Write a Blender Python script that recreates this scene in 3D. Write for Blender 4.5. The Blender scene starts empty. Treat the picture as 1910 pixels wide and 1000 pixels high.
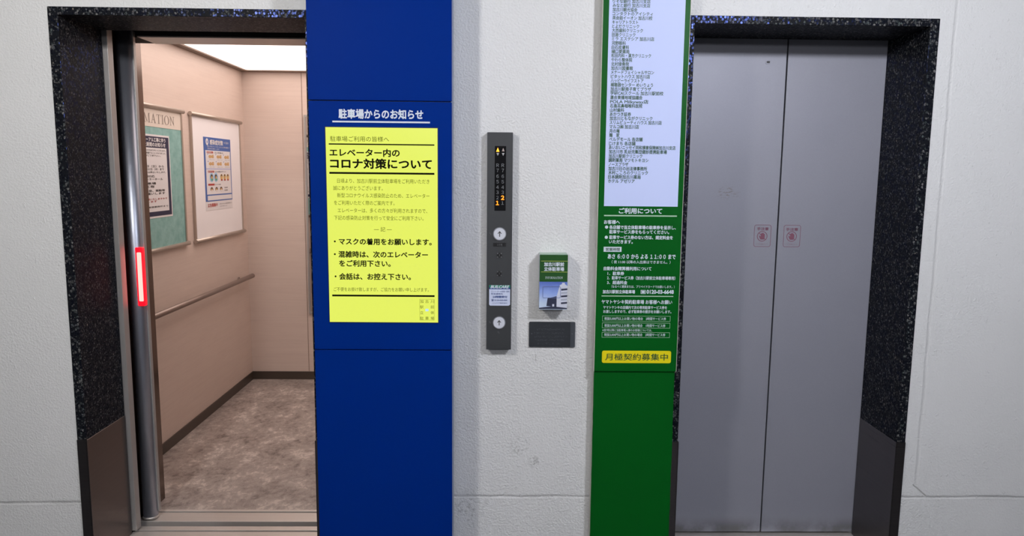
import bpy, bmesh, math, random
from mathutils import Vector, Matrix

random.seed(7)
S = bpy.context.scene
COL = S.collection

# ------------------------------------------------------------------ camera
EYE = Vector((0.0, 0.0, 1.54))
cam_data = bpy.data.cameras.new('camera')
cam_data.sensor_fit = 'HORIZONTAL'
cam_data.sensor_width = 36.0
cam_data.lens = 1359.0 / 1910.0 * 36.0
cam_data.clip_start = 0.02
cam = bpy.data.objects.new('camera', cam_data)
right = Vector((0.99979841, -0.0175078, 0.00982926))
up = Vector((-0.00747389, 0.12984951, 0.99150554))
fwd = Vector((0.0186354, 0.99137913, -0.12969248))
rot = Matrix((right, up, -fwd)).transposed()
cam.matrix_world = Matrix.Translation(EYE) @ rot.to_4x4()
COL.objects.link(cam)
S.camera = cam

# ------------------------------------------------------------------ light
S.view_settings.view_transform = 'Standard'
S.view_settings.look = 'None'
S.view_settings.gamma = 1.0
S.view_settings.use_curve_mapping = False
S.view_settings.exposure = 0.0
S.display_settings.display_device = 'sRGB'

world = bpy.data.worlds.new('hall_ambient')
S.world = world
world.use_nodes = True
world.node_tree.nodes['Background'].inputs[0].default_value = (0.92, 0.95, 1.0, 1)
world.node_tree.nodes['Background'].inputs[1].default_value = 0.085


def hall_or_fill_lamp(x, y, z, power, color, size):
    d = bpy.data.lights.new('hall_or_fill_lamp', 'POINT')
    d.energy = power
    d.color = color
    d.shadow_soft_size = size
    o = bpy.data.objects.new('hall_or_fill_lamp', d)
    o.location = (x, y, z)
    COL.objects.link(o)
    return o


hall_or_fill_lamp(-1.28, 0.80, 2.50, 80, (1.0, 0.965, 0.925), 0.09)
hall_or_fill_lamp(1.22, 0.80, 2.50, 106, (0.91, 0.925, 1.0), 0.09)
hall_or_fill_lamp(-0.5, -2.0, 2.48, 40, (0.985, 0.975, 0.98), 0.12)  # added fill lamp behind the camera, evens out the wall
hall_or_fill_lamp(1.0, -2.0, 2.48, 44, (0.93, 0.94, 1.0), 0.12)  # second added fill lamp, no fixture of the hall

# ------------------------------------------------------------------ main distances
WALL = 2.68       # face of the lobby wall
DOOR = 2.96       # face of the landing doors
CEIL = 2.56
LIN = 2.0745      # underside of the granite head


# ------------------------------------------------------------------ node helpers
class NT:
    def __init__(self, name):
        self.m = bpy.data.materials.new(name)
        self.m.use_nodes = True
        self.t = self.m.node_tree
        self.b = self.t.nodes['Principled BSDF']
        g = self.t.nodes.new('ShaderNodeNewGeometry')
        self.pos = g.outputs['Position']
        self.nor = g.outputs['Normal']

    def link(self, a, b):
        self.t.links.new(a, b)

    def set(self, **k):
        for n, v in k.items():
            s = self.b.inputs[n.replace('_', ' ')]
            if isinstance(v, bpy.types.NodeSocket):
                self.link(v, s)
            else:
                s.default_value = (*v, 1) if isinstance(v, tuple) and len(v) == 3 and s.type == 'RGBA' else v
        return self

    def math(self, op, a, b=None, c=None, clamp=False):
        n = self.t.nodes.new('ShaderNodeMath')
        n.operation = op
        n.use_clamp = clamp
        for i, v in enumerate((a, b, c)):
            if v is None:
                continue
            if isinstance(v, bpy.types.NodeSocket):
                self.link(v, n.inputs[i])
            else:
                n.inputs[i].default_value = v
        return n.outputs[0]

    def xyz(self):
        n = self.t.nodes.new('ShaderNodeSeparateXYZ')
        self.link(self.pos, n.inputs[0])
        return n.outputs[0], n.outputs[1], n.outputs[2]

    def mapped(self, scale):
        n = self.t.nodes.new('ShaderNodeMapping')
        n.inputs['Scale'].default_value = scale
        self.link(self.pos, n.inputs[0])
        return n.outputs[0]

    def noise(self, scale, detail=3.0, rough=0.55, vec=None, dist=0.0):
        n = self.t.nodes.new('ShaderNodeTexNoise')
        n.inputs['Scale'].default_value = scale
        n.inputs['Detail'].default_value = detail
        n.inputs['Roughness'].default_value = rough
        n.inputs['Distortion'].default_value = dist
        self.link(vec or self.pos, n.inputs['Vector'])
        return n.outputs['Fac']

    def voronoi(self, scale, vec=None, feature='F1', rnd=1.0):
        n = self.t.nodes.new('ShaderNodeTexVoronoi')
        n.feature = feature
        n.inputs['Scale'].default_value = scale
        n.inputs['Randomness'].default_value = rnd
        self.link(vec or self.pos, n.inputs['Vector'])
        return n

    def ramp(self, fac, stops):
        n = self.t.nodes.new('ShaderNodeValToRGB')
        e = n.color_ramp.elements
        while len(e) < len(stops):
            e.new(0.5)
        for i, (p, c) in enumerate(stops):
            e[i].position = p
            e[i].color = (*c, 1) if len(c) == 3 else c
        self.link(fac, n.inputs[0])
        return n.outputs[0]

    def step(self, v, a, b):
        n = self.t.nodes.new('ShaderNodeMapRange')
        n.interpolation_type = 'SMOOTHSTEP'
        n.inputs['From Min'].default_value = a
        n.inputs['From Max'].default_value = b
        self.link(v, n.inputs['Value'])
        return n.outputs[0]

    def mix(self, fac, a, b):
        n = self.t.nodes.new('ShaderNodeMix')
        n.data_type = 'RGBA'
        for s, v in ((n.inputs[0], fac), (n.inputs[6], a), (n.inputs[7], b)):
            if isinstance(v, bpy.types.NodeSocket):
                self.link(v, s)
            else:
                s.default_value = (*v, 1) if isinstance(v, tuple) else v
        return n.outputs[2]

    def bump(self, h, strength=0.3, dist=0.002, normal=None):
        n = self.t.nodes.new('ShaderNodeBump')
        n.inputs['Strength'].default_value = strength
        n.inputs['Distance'].default_value = dist
        self.link(h, n.inputs['Height'])
        if normal:
            self.link(normal, n.inputs['Normal'])
        self.link(n.outputs[0], self.b.inputs['Normal'])
        return n.outputs[0]


def plain(name, col, rough=0.5, metal=0.0, spec=0.5, emit=None, coat=0.0):
    n = NT(name)
    n.set(Base_Color=col, Roughness=rough, Metallic=metal, Specular_IOR_Level=spec)
    if coat:
        n.set(Coat_Weight=coat, Coat_Roughness=0.08)
    if emit:
        n.set(Emission_Color=emit[0], Emission_Strength=emit[1])
    return n.m


# ------------------------------------------------------------------ materials
def mat_stucco():
    n = NT('white_stucco')
    x, y, z = n.xyz()
    lumps = n.noise(135, 1.5, 0.5)
    fine = n.noise(300, 1.0, 0.5)
    drips = n.step(n.noise(70, 2.0, 0.5, n.mapped((1.3, 1.0, 0.8)), 0.8), 0.64, 0.78)
    side = n.step(n.math('ABSOLUTE', x), 0.75, 1.1)      # the outer stretches were painted smoother
    patch = n.math('MULTIPLY', n.math('SUBTRACT', 1.0, n.math('MULTIPLY', side, 0.45)), n.math('ADD', 0.6, n.math('MULTIPLY', n.step(n.noise(3.0, 2.0), 0.30, 0.65), 0.4)))
    h = n.math('ADD', n.math('MULTIPLY', n.math('MULTIPLY', lumps, 1.0), patch), n.math('ADD', n.math('MULTIPLY', fine, 0.15), n.math('MULTIPLY', drips, 0.28)))
    # the old plaster seam low on the wall, a little higher right of the openings
    z0 = n.math('ADD', 0.269, n.math('MULTIPLY', n.math('GREATER_THAN', x, -0.9), 0.028))
    wob = n.math('MULTIPLY', n.math('SUBTRACT', n.noise(7, 3), 0.5), 0.012)
    d = n.math('ABSOLUTE', n.math('SUBTRACT', n.math('ADD', z, wob), z0))
    seam = n.math('SUBTRACT', 1.0, n.step(d, 0.001, 0.008))
    seam_dirt = n.math('MULTIPLY', n.math('SUBTRACT', 1.0, n.step(d, 0.0, 0.016)), n.step(n.noise(4.5, 4), 0.35, 0.7))
    # the upright seam right of the closed doors with its cracked corner
    cx = n.math('ABSOLUTE', n.math('SUBTRACT', n.math('ADD', x, wob), 1.634))
    up_seam = n.math('MULTIPLY', n.math('SUBTRACT', 1.0, n.step(cx, 0.001, 0.009)), n.math('GREATER_THAN', z, 0.345))
    kd = n.math('ABSOLUTE', n.math('SUBTRACT', n.math('ADD', n.math('MULTIPLY', n.math('SUBTRACT', x, 1.627), 0.82), n.math('SUBTRACT', z, 0.342)), wob))
    kink = n.math('MULTIPLY', n.math('SUBTRACT', 1.0, n.step(kd, 0.001, 0.006)),
                  n.math('MULTIPLY', n.math('GREATER_THAN', x, 1.622), n.math('LESS_THAN', x, 1.682)))
    groove = n.math('MAXIMUM', seam, n.math('MAXIMUM', n.math('MULTIPLY', up_seam, 0.9), kink))
    h2 = n.math('SUBTRACT', h, n.math('MULTIPLY', groove, 0.55))

    def blot(bx, bz, r, scale, lo, hi):
        dx = n.math('SUBTRACT', x, bx)
        dz = n.math('SUBTRACT', z, bz)
        rr = n.math('SQRT', n.math('ADD', n.math('MULTIPLY', dx, dx), n.math('MULTIPLY', dz, dz)))
        return n.math('MULTIPLY', n.math('SUBTRACT', 1.0, n.step(rr, r * 0.2, r)), n.step(n.noise(scale, 3), lo, hi))
    dirt = n.math('MAXIMUM', blot(0.088, 0.50, 0.055, 120, 0.52, 0.66), blot(0.143, 0.44, 0.03, 100, 0.42, 0.62))
    dirt = n.math('MAXIMUM', dirt, n.math('MULTIPLY', blot(-0.10, 0.25, 0.10, 60, 0.5, 0.66), 0.7))
    dirt = n.math('MAXIMUM', dirt, n.math('MULTIPLY', seam_dirt, 0.55))
    dirt = n.math('MAXIMUM', dirt, n.math('MAXIMUM', n.math('MULTIPLY', kink, 0.7), n.math('MULTIPLY', up_seam, 0.16)))
    drip = n.math('MULTIPLY', n.math('SUBTRACT', 1.0, n.step(n.math('ABSOLUTE', n.math('SUBTRACT', x, 0.1435)), 0.0006, 0.0022)), n.math('MULTIPLY', n.math('GREATER_THAN', z, 0.836), n.math('LESS_THAN', z, 0.862)))
    dirt = n.math('MAXIMUM', dirt, n.math('MULTIPLY', drip, 0.75))
    broad = n.noise(1.7, 3, 0.5)
    base = n.mix(broad, (0.72, 0.725, 0.72), (0.79, 0.79, 0.795))
    col = n.mix(n.math('MULTIPLY', dirt, 0.7), base, (0.30, 0.30, 0.29))
    n.set(Base_Color=col, Roughness=0.55, Specular_IOR_Level=0.35)
    n.bump(h2, 0.7, 0.0055)
    return n.m


def mat_granite():
    n = NT('black_granite')
    v = n.voronoi(135, n.mapped((1, 1, 0.8)))
    sep = n.t.nodes.new('ShaderNodeSeparateColor')
    n.link(v.outputs['Color'], sep.inputs[0])
    edge = n.math('SUBTRACT', 1.0, n.step(v.outputs['Distance'], 0.42, 0.62))
    pick = n.math('MULTIPLY', n.math('GREATER_THAN', sep.outputs[0], 0.68), edge)
    pick = n.math('MULTIPLY', pick, n.step(n.noise(300, 2), 0.36, 0.52))
    v2 = n.voronoi(230)
    sep2 = n.t.nodes.new('ShaderNodeSeparateColor')
    n.link(v2.outputs['Color'], sep2.inputs[0])
    pick2 = n.math('MULTIPLY', n.math('GREATER_THAN', sep2.outputs[0], 0.90), 0.35)
    p = n.math('MAXIMUM', pick, pick2)
    fleck = n.ramp(sep.outputs[1], [(0.0, (0.09, 0.092, 0.09)), (0.35, (0.21, 0.205, 0.20)), (0.6, (0.08, 0.10, 0.095)), (0.85, (0.15, 0.155, 0.175)), (1.0, (0.30, 0.265, 0.225))])
    n.set(Base_Color=n.mix(p, (0.008, 0.009, 0.012), fleck), Roughness=0.48, Specular_IOR_Level=0.06)
    # feldspar crystals: each one a small tilted mirror with a blue flash
    vm = n.t.nodes.new('ShaderNodeVectorMath'); vm.operation = 'SUBTRACT'
    n.link(v.outputs['Color'], vm.inputs[0]); vm.inputs[1].default_value = (0.5, 0.5, 0.5)
    vs = n.t.nodes.new('ShaderNodeVectorMath'); vs.operation = 'SCALE'
    n.link(vm.outputs[0], vs.inputs[0]); vs.inputs['Scale'].default_value = 0.16
    va = n.t.nodes.new('ShaderNodeVectorMath'); va.operation = 'ADD'
    n.link(vs.outputs[0], va.inputs[0]); n.link(n.nor, va.inputs[1])
    vn = n.t.nodes.new('ShaderNodeVectorMath'); vn.operation = 'NORMALIZE'
    n.link(va.outputs[0], vn.inputs[0])
    gl = n.t.nodes.new('ShaderNodeBsdfAnisotropic')
    gl.inputs['Color'].default_value = (0.017, 0.025, 0.08, 1)
    gl.inputs['Roughness'].default_value = 0.24
    n.link(vn.outputs[0], gl.inputs['Normal'])
    ms = n.t.nodes.new('ShaderNodeMixShader')
    n.link(n.math('MULTIPLY', n.math('GREATER_THAN', sep.outputs[2], 0.42), n.math('MULTIPLY', edge, 0.42)), ms.inputs[0])
    out = [q for q in n.t.nodes if q.type == 'OUTPUT_MATERIAL'][0]
    n.link(n.b.outputs[0], ms.inputs[1]); n.link(gl.outputs[0], ms.inputs[2]); n.link(ms.outputs[0], out.inputs[0])
    return n.m


def mat_brushed(name, col, rough, streak=(220, 220, 3), amount=0.12, metal=1.0):
    n = NT(name)
    s = n.noise(1.0, 2.0, 0.5, n.mapped(streak))
    a = tuple(c * (1 - amount) for c in col)
    b = tuple(min(1, c * (1 + amount)) for c in col)
    n.set(Base_Color=n.mix(s, a, b), Metallic=metal, Roughness=n.math('ADD', rough - 0.05, n.math('MULTIPLY', s, 0.1)))
    return n.m


def mat_door():
    n = NT('grey_steel_door')
    x, y, z = n.xyz()
    grain = n.noise(240, 2.0, 0.6)
    cloud = n.noise(3.2, 3.0, 0.55)
    base = n.mix(cloud, (0.325, 0.335, 0.395), (0.37, 0.375, 0.43))
    base = n.mix(n.math('MULTIPLY', grain, 0.35), base, (0.27, 0.27, 0.31))
    # scuffed patch beside the left sticker
    dx = n.math('SUBTRACT', x, 0.930); dz = n.math('SUBTRACT', z, 1.468)
    rr = n.math('SQRT', n.math('ADD', n.math('MULTIPLY', dx, dx), n.math('MULTIPLY', n.math('MULTIPLY', dz, dz), 2.6)))
    scuff = n.math('MULTIPLY', n.math('SUBTRACT', 1.0, n.step(rr, 0.01, 0.06)), n.step(n.noise(75, 4, 0.7, n.mapped((0.6, 1, 1.7))), 0.50, 0.60))
    base = n.mix(n.math('MULTIPLY', scuff, 0.75), base, (0.22, 0.19, 0.16))
    foot = n.math('MULTIPLY', n.math('SUBTRACT', 1.0, n.step(z, 0.02, 0.085)), n.step(n.noise(9, 4), 0.3, 0.62))
    base = n.mix(n.math('MULTIPLY', foot, 0.7), base, (0.10, 0.095, 0.085))
    n.set(Base_Color=base, Metallic=0.3, Roughness=0.5, Specular_IOR_Level=0.2)
    n.bump(grain, 0.05, 0.001)
    return n.m


def mat_gloss(name, a, b, rough=0.25, coat=0.35, spec=0.1):
    n = NT(name)
    n.set(Base_Color=n.mix(n.noise(2.5, 3), a, b), Roughness=rough, Specular_IOR_Level=spec, Coat_Weight=coat, Coat_Roughness=0.12)
    n.bump(n.noise(420, 2), 0.03, 0.0006)
    return n.m


def mat_woodgrain():
    n = NT('pale_wood_laminate')
    a = n.noise(1.0, 4.0, 0.6, n.mapped((2.2, 2.2, 130)))
    b = n.noise(1.0, 3.0, 0.5, n.mapped((5, 5, 22)), 0.4)
    g = n.math('ADD', n.math('MULTIPLY', a, 0.6), n.math('MULTIPLY', b, 0.4))
    n.set(Base_Color=n.ramp(g, [(0.3, (0.625, 0.51, 0.455)), (0.5, (0.66, 0.545, 0.485)), (0.72, (0.695, 0.58, 0.515))]), Roughness=0.42, Specular_IOR_Level=0.35)
    return n.m


def mat_marble_floor():
    n = NT('marbled_vinyl_floor')
    w = n.noise(6.5, 6.0, 0.62, n.mapped((1.0, 0.7, 1.0)), 0.5)
    s = n.noise(30, 8.0, 0.78, n.mapped((1.0, 0.75, 1.0)), 0.45)
    g = n.math('ADD', n.math('MULTIPLY', w, 0.45), n.math('MULTIPLY', s, 0.55))
    c = n.ramp(g, [(0.36, (0.13, 0.11, 0.10)), (0.46, (0.31, 0.265, 0.245)), (0.54, (0.40, 0.35, 0.325)), (0.60, (0.62, 0.555, 0.51)), (0.68, (0.42, 0.365, 0.34))])
    n.set(Base_Color=c, Roughness=0.36, Specular_IOR_Level=0.4)
    return n.m


def mat_teal():
    n = NT('teal_board_felt')
    g = n.noise(16, 5, 0.65)
    n.set(Base_Color=n.ramp(g, [(0.3, (0.20, 0.39, 0.37)), (0.7, (0.33, 0.55, 0.53))]), Roughness=0.8, Specular_IOR_Level=0.1)
    return n.m


def mat_sky_print(z0, z1):
    n = NT('printed_sky_photo')
    x, y, z = n.xyz()
    f = n.math('DIVIDE', n.math('SUBTRACT', z, z0), z1 - z0)
    f = n.math('ADD', f, n.math('MULTIPLY', n.math('SUBTRACT', n.noise(14, 4), 0.5), 0.35))
    n.set(Base_Color=n.ramp(f, [(0.1, (0.62, 0.74, 0.93)), (0.55, (0.30, 0.42, 0.85)), (1.0, (0.10, 0.16, 0.52))]), Roughness=0.2, Coat_Weight=0.3)
    return n.m


STUCCO = mat_stucco()
GRANITE = mat_granite()
DOORM = mat_door()
STEEL = mat_brushed('hairline_steel', (0.40, 0.385, 0.375), 0.42, (220, 220, 3), 0.08, 0.45)
KICK = mat_brushed('kick_plate_steel', (0.155, 0.14, 0.14), 0.30, (3, 3, 240))
CHROME = plain('bright_steel_tube', (0.40, 0.425, 0.50), 0.40, 0.85)
BROWN_STEEL = mat_brushed('bronze_tinted_steel', (0.16, 0.122, 0.105), 0.20)
HEADER_STEEL = mat_brushed('pale_header_steel', (0.70, 0.62, 0.57), 0.4, (3, 200, 200), 0.05, 0.3)
ALU = mat_brushed('aluminium_sill', (0.62, 0.58, 0.55), 0.38, (2, 260, 260), 0.1, 0.5)
BLUE = mat_gloss('deep_blue_panel', (0.0002, 0.021, 0.20), (0.0003, 0.023, 0.215), 0.5, 0.0, 0.03)
GREEN = mat_gloss('green_panel', (0.0006, 0.088, 0.008), (0.001, 0.10, 0.010), 0.42, 0.0, 0.10)
EDGE_CREAM = plain('cream_panel_edge', (0.62, 0.60, 0.54), 0.6)
EDGE_BLUE = plain('pale_blue_panel_edge', (0.16, 0.22, 0.38), 0.35)
WHITE_PRINT = plain('white_print', (0.68, 0.74, 0.84), 0.4)
PALE_GREEN = plain('pale_green_rule', (0.42, 0.60, 0.45), 0.4)
PAPER = plain('bluish_white_paper', (0.60, 0.68, 1.0), 0.6, spec=0.15)
DARKGREEN_PRINT = plain('dark_green_print', (0.012, 0.075, 0.028), 0.45)
YELLOW_PRINT = plain('yellow_sticker', (0.86, 0.73, 0.006), 0.35)
SCREEN = plain('lit_yellow_screen', (0.02, 0.02, 0.02), 0.25, emit=((0.80, 0.90, 0.115), 0.97))
SCREEN_INK = plain('black_screen_print', (0.006, 0.006, 0.002), 0.6, spec=0.05)
SCREEN_INK_PALE = plain('olive_screen_print', (0.04, 0.045, 0.003), 0.6, spec=0.05, emit=((0.30, 0.33, 0.03), 0.12))
SCREEN_MARK = plain('pale_blue_screen_mark', (0.02, 0.02, 0.02), 0.4, emit=((0.55, 0.80, 0.95), 0.95))
BLACK = plain('black_plastic', (0.012, 0.012, 0.014), 0.35)
SHAFT = plain('dark_shaft', (0.012, 0.011, 0.010), 0.8)
GUNMETAL = mat_brushed('gunmetal_plate', (0.046, 0.049, 0.053), 0.5, (220, 220, 3), 0.06, 0.2)
WINDOW_BLACK = plain('dark_display_window', (0.006, 0.006, 0.007), 0.12)
DIGIT = plain('unlit_grey_digit', (0.17, 0.18, 0.19), 0.4)
ARROW_DIM = plain('unlit_grey_arrow', (0.42, 0.42, 0.43), 0.4)
ARROW_PINK = plain('unlit_pinkish_arrow', (0.46, 0.36, 0.33), 0.4)
AMBER = plain('lit_amber', (0.1, 0.03, 0.0), 0.4, emit=((1.0, 0.36, 0.02), 3.2))
AMBER_DEEP = plain('lit_orange', (0.1, 0.03, 0.0), 0.4, emit=((1.0, 0.25, 0.01), 2.4))
BUTTON = plain('white_button', (0.70, 0.72, 0.80), 0.3)
BUTTON_RIM = plain('grey_button_rim', (0.33, 0.34, 0.38), 0.3, 0.6)
KEYMETAL = plain('worn_nickel', (0.42, 0.42, 0.43), 0.3, 0.9)
STICKER_WHITE = plain('pale_sticker_paper', (0.66, 0.72, 0.92), 0.35)
STICKER_GREEN = plain('sticker_green', (0.02, 0.26, 0.15), 0.4)
STICKER_BLUE = plain('sticker_blue', (0.03, 0.07, 0.26), 0.4)
BRAILLE = plain('dark_slate_plate', (0.026, 0.030, 0.036), 0.45)
BRAILLE_LIGHT = plain('lighter_slate_strip', (0.06, 0.068, 0.08), 0.4)
BRAILLE_DOT = plain('worn_dot', (0.10, 0.108, 0.12), 0.35)
BOX_GREEN = plain('leaflet_green', (0.020, 0.088, 0.020), 0.25, coat=0.3)
BOX_WHITE = plain('leaflet_box_plastic', (0.52, 0.55, 0.62), 0.4)
BOX_TOP = plain('leaflet_box_lid', (0.36, 0.50, 0.40), 0.35)
GOLD_RULE = plain('yellow_green_rule', (0.50, 0.55, 0.10), 0.4)
PRINT_GREY = plain('printed_grey', (0.45, 0.48, 0.58), 0.4)
PRINT_LIGHT = plain('printed_pale_facade', (0.68, 0.71, 0.82), 0.4)
PRINT_DARK = plain('printed_dark', (0.03, 0.035, 0.07), 0.4)
SLOT = plain('clear_slot_rim', (0.20, 0.25, 0.48), 0.2)
SKY = mat_sky_print(1.05, 1.15)
PINK_INK = plain('faded_magenta_ink', (0.23, 0.085, 0.13), 0.5)
PINK_INK_PALE = plain('pale_magenta_ink', (0.29, 0.18, 0.22), 0.5)
WOOD = mat_woodgrain()
MARBLE = mat_marble_floor()
BASE_BROWN = plain('dark_brown_skirting', (0.062, 0.046, 0.037), 0.4)
JOINT = plain('panel_joint', (0.26, 0.18, 0.135), 0.6)
LIGHT_PANEL = plain('lit_ceiling_panel', (0.8, 0.75, 0.7), 0.5, emit=((1.0, 0.85, 0.78), 2.4))
CEIL_RIM = plain('brown_ceiling_rim', (0.20, 0.145, 0.11), 0.5)
RAIL = mat_brushed('handrail_metal', (0.30, 0.24, 0.215), 0.40, (3, 3, 3), 0.05, 0.6)
BOARD_RAIL = mat_brushed('board_rail_metal', (0.52, 0.46, 0.41), 0.36, (3, 3, 3), 0.05, 0.8)
TEAL = mat_teal()
CREAM = plain('cream_header', (0.72, 0.65, 0.58), 0.6)
HEADER_INK = plain('grey_brown_ink', (0.27, 0.225, 0.20), 0.6)
BOARD_WHITE = plain('white_board', (0.90, 0.89, 0.92), 0.45)
POSTER_WHITE = plain('poster_paper', (0.76, 0.75, 0.77), 0.5)
NAVY = plain('navy_ink', (0.014, 0.016, 0.06), 0.5)
POSTER_BLUE = plain('poster_blue', (0.05, 0.13, 0.42), 0.5)
INK = plain('black_ink', (0.03, 0.027, 0.03), 0.5)
INK_GREY = plain('grey_ink', (0.22, 0.21, 0.24), 0.5)
RED_INK = plain('red_ink', (0.42, 0.04, 0.03), 0.5)
SKIN_TAN = plain('printed_tan', (0.60, 0.38, 0.17), 0.5)
PRINT_GREEN = plain('printed_green', (0.10, 0.36, 0.26), 0.5)
PRINT_HAIR = plain('printed_brown', (0.10, 0.05, 0.03), 0.5)
PRINT_LILAC = plain('printed_lilac', (0.50, 0.52, 0.72), 0.5)
PRINT_SKYBLUE = plain('printed_sky_blue', (0.35, 0.58, 0.80), 0.5)
PRINT_YELLOW = plain('printed_yellow', (0.75, 0.55, 0.12), 0.5)
MIRROR = plain('mirror_glass', (0.82, 0.80, 0.78), 0.02, 1.0)
LED = plain('red_safety_lamp', (0.2, 0.0, 0.0), 0.4, emit=((1.0, 0.0014, 0.008), 3.0))
LED_CORE = plain('red_lamp_hot_core', (0.2, 0.0, 0.0), 0.4, emit=((1.0, 0.19, 0.165), 4.0))
FLOORM = plain('hall_floor_tile', (0.075, 0.075, 0.08), 0.45)
CEILM = plain('hall_ceiling_paint', (0.62, 0.62, 0.62), 0.8)


# ------------------------------------------------------------------ geometry helpers
class Shape:
    """Collects solids in world coordinates; link() makes ONE mesh object of them."""
    def __init__(self):
        self.bm = bmesh.new()
        self.mats = []

    def mi(self, m):
        if m not in self.mats:
            self.mats.append(m)
        return self.mats.index(m)

    def face(self, vs, mi):
        try:
            f = self.bm.faces.new(vs)
            f.material_index = mi
            return f
        except ValueError:
            return None

    def box(self, x0, x1, y0, y1, z0, z1, m, bevel=0.0, seg=2):
        mi = self.mi(m)
        v = [self.bm.verts.new((x, y, z)) for x in (x0, x1) for y in (y0, y1) for z in (z0, z1)]
        fs = [self.face([v[i] for i in q], mi) for q in ((0, 1, 3, 2), (4, 6, 7, 5), (0, 4, 5, 1), (2, 3, 7, 6), (0, 2, 6, 4), (1, 5, 7, 3))]
        if bevel:
            es = list({e for f in fs for e in f.edges})
            r = bmesh.ops.bevel(self.bm, geom=es, offset=bevel, segments=seg, affect='EDGES', profile=0.5)
            for f in r['faces']:
                f.material_index = mi
        return self

    def prism(self, pl, pts, n0, n1, m):
        """closed outline pts (u, v) counter-clockwise seen from the front, from n0 (back) to n1 (front)"""
        mi = self.mi(m)
        a = [self.bm.verts.new(pl(u, v, n0)) for u, v in pts]
        b = [self.bm.verts.new(pl(u, v, n1)) for u, v in pts]
        k = len(pts)
        self.face(b, mi)
        self.face(a[::-1], mi)
        for i in range(k):
            j = (i + 1) % k
            self.face([a[i], a[j], b[j], b[i]], mi)
        return self

    def rect(self, pl, u0, u1, v0, v1, n0, n1, m, r=0.0):
        return self.prism(pl, rrect(u0, u1, v0, v1, r), n0, n1, m)

    def disc(self, pl, u, v, r, n0, n1, m, k=32, sx=1.0):
        return self.prism(pl, [(u + r * sx * math.cos(2 * math.pi * i / k), v + r * math.sin(2 * math.pi * i / k)) for i in range(k)], n0, n1, m)

    def ring(self, pl, outer, inner, n0, n1, m):
        mi = self.mi(m)
        o0 = [self.bm.verts.new(pl(u, v, n0)) for u, v in outer]
        o1 = [self.bm.verts.new(pl(u, v, n1)) for u, v in outer]
        i0 = [self.bm.verts.new(pl(u, v, n0)) for u, v in inner]
        i1 = [self.bm.verts.new(pl(u, v, n1)) for u, v in inner]
        k = len(outer)
        for a in range(k):
            b = (a + 1) % k
            self.face([o1[a], o1[b], i1[b], i1[a]], mi)
            self.face([o0[a], i0[a], i0[b], o0[b]], mi)
            self.face([o0[a], o0[b], o1[b], o1[a]], mi)
            self.face([i0[a], i1[a], i1[b], i0[b]], mi)
        return self

    def frame(self, pl, u0, u1, v0, v1, w, n0, n1, m, r=0.0):
        return self.ring(pl, rrect(u0, u1, v0, v1, r), rrect(u0 + w, u1 - w, v0 + w, v1 - w, max(0, r - w), k=6 if r else 0), n0, n1, m)

    def tube(self, pts, r, m, k=16, caps=True):
        mi = self.mi(m)
        pts = [Vector(p) for p in pts]
        rings = []
        for i, p in enumerate(pts):
            t = (pts[min(i + 1, len(pts) - 1)] - pts[max(i - 1, 0)]).normalized()
            a = t.orthogonal().normalized() if abs(t.z) < 0.9 else Vector((1, 0, 0))
            if abs(t.z) < 0.9:
                a = Vector((0, 0, 1)) - t * t.z
                a.normalize()
            b = t.cross(a)
            rings.append([self.bm.verts.new(p + r * (math.cos(2 * math.pi * j / k) * a + math.sin(2 * math.pi * j / k) * b)) for j in range(k)])
        for A, B in zip(rings, rings[1:]):
            for j in range(k):
                f = self.face([A[j], A[(j + 1) % k], B[(j + 1) % k], B[j]], mi)
                if f:
                    f.smooth = True
        if caps:
            self.face(rings[0][::-1], mi)
            self.face(rings[-1], mi)
        return self

    def text(self, pl, lines, m, n):
        mi = self.mi(m)
        for s, u0, u1, vc, h, bold in lines:
            vs, fs = glyphs(s, bold)
            x0 = min(v[0] for v in vs)
            x1 = max(v[0] for v in vs)
            ascii_only = all(ord(c) < 128 for c in s)
            if ascii_only:
                y0 = min(v[1] for v in vs); y1 = max(v[1] for v in vs)
            else:
                y0, y1 = -0.075, 0.835
            ky = h / (y1 - y0)
            if u1 is None:      # natural width, centred on u0
                kx = ky
                u0 = u0 - kx * (x1 - x0) / 2
            else:
                kx = (u1 - u0) / (x1 - x0)
            d = bold * 1.0
            for q, (ox, oy) in enumerate([(0, 0)] + [(d * math.cos(a * math.pi / 4), d * math.sin(a * math.pi / 4)) for a in range(8)] if bold > 0.004 else [(0, 0)]):   # heavier strokes
                V = [self.bm.verts.new(pl(u0 + (x + ox - x0) * kx, vc + (y + oy - (y0 + y1) / 2) * ky, n + 0.00002 * q)) for x, y in vs]
                for f in fs:
                    self.face([V[i] for i in f], mi)
        return self

    def serif(self, pl, word, u0, u1, v0, h, m, n):
        """thin roman capitals between u0 and u1, foot at v0"""
        mi = self.mi(m)
        gap = 0.10
        total = sum(SERIF[c][0] for c in word) + gap * (len(word) - 1)
        k = (u1 - u0) / total
        x = 0.0
        for c in word:
            w, polys = SERIF[c]
            for p in polys:
                self.face([self.bm.verts.new(pl(u0 + (x + a) * k, v0 + b * h, n)) for a, b in p], mi)
            x += w + gap
        return self

    def link(self, name, parent=None, kind=None, label=None, shade=None):
        bm = self.bm
        bmesh.ops.recalc_face_normals(bm, faces=[f for f in bm.faces if len(f.verts) >= 3]) if shade != 'text' else None
        lo = Vector((min(v.co.x for v in bm.verts), min(v.co.y for v in bm.verts), min(v.co.z for v in bm.verts)))
        hi = Vector((max(v.co.x for v in bm.verts), max(v.co.y for v in bm.verts), max(v.co.z for v in bm.verts)))
        c = Vector(((lo.x + hi.x) / 2, (lo.y + hi.y) / 2, lo.z))
        for v in bm.verts:
            v.co -= c
        me = bpy.data.meshes.new(name)
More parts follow.
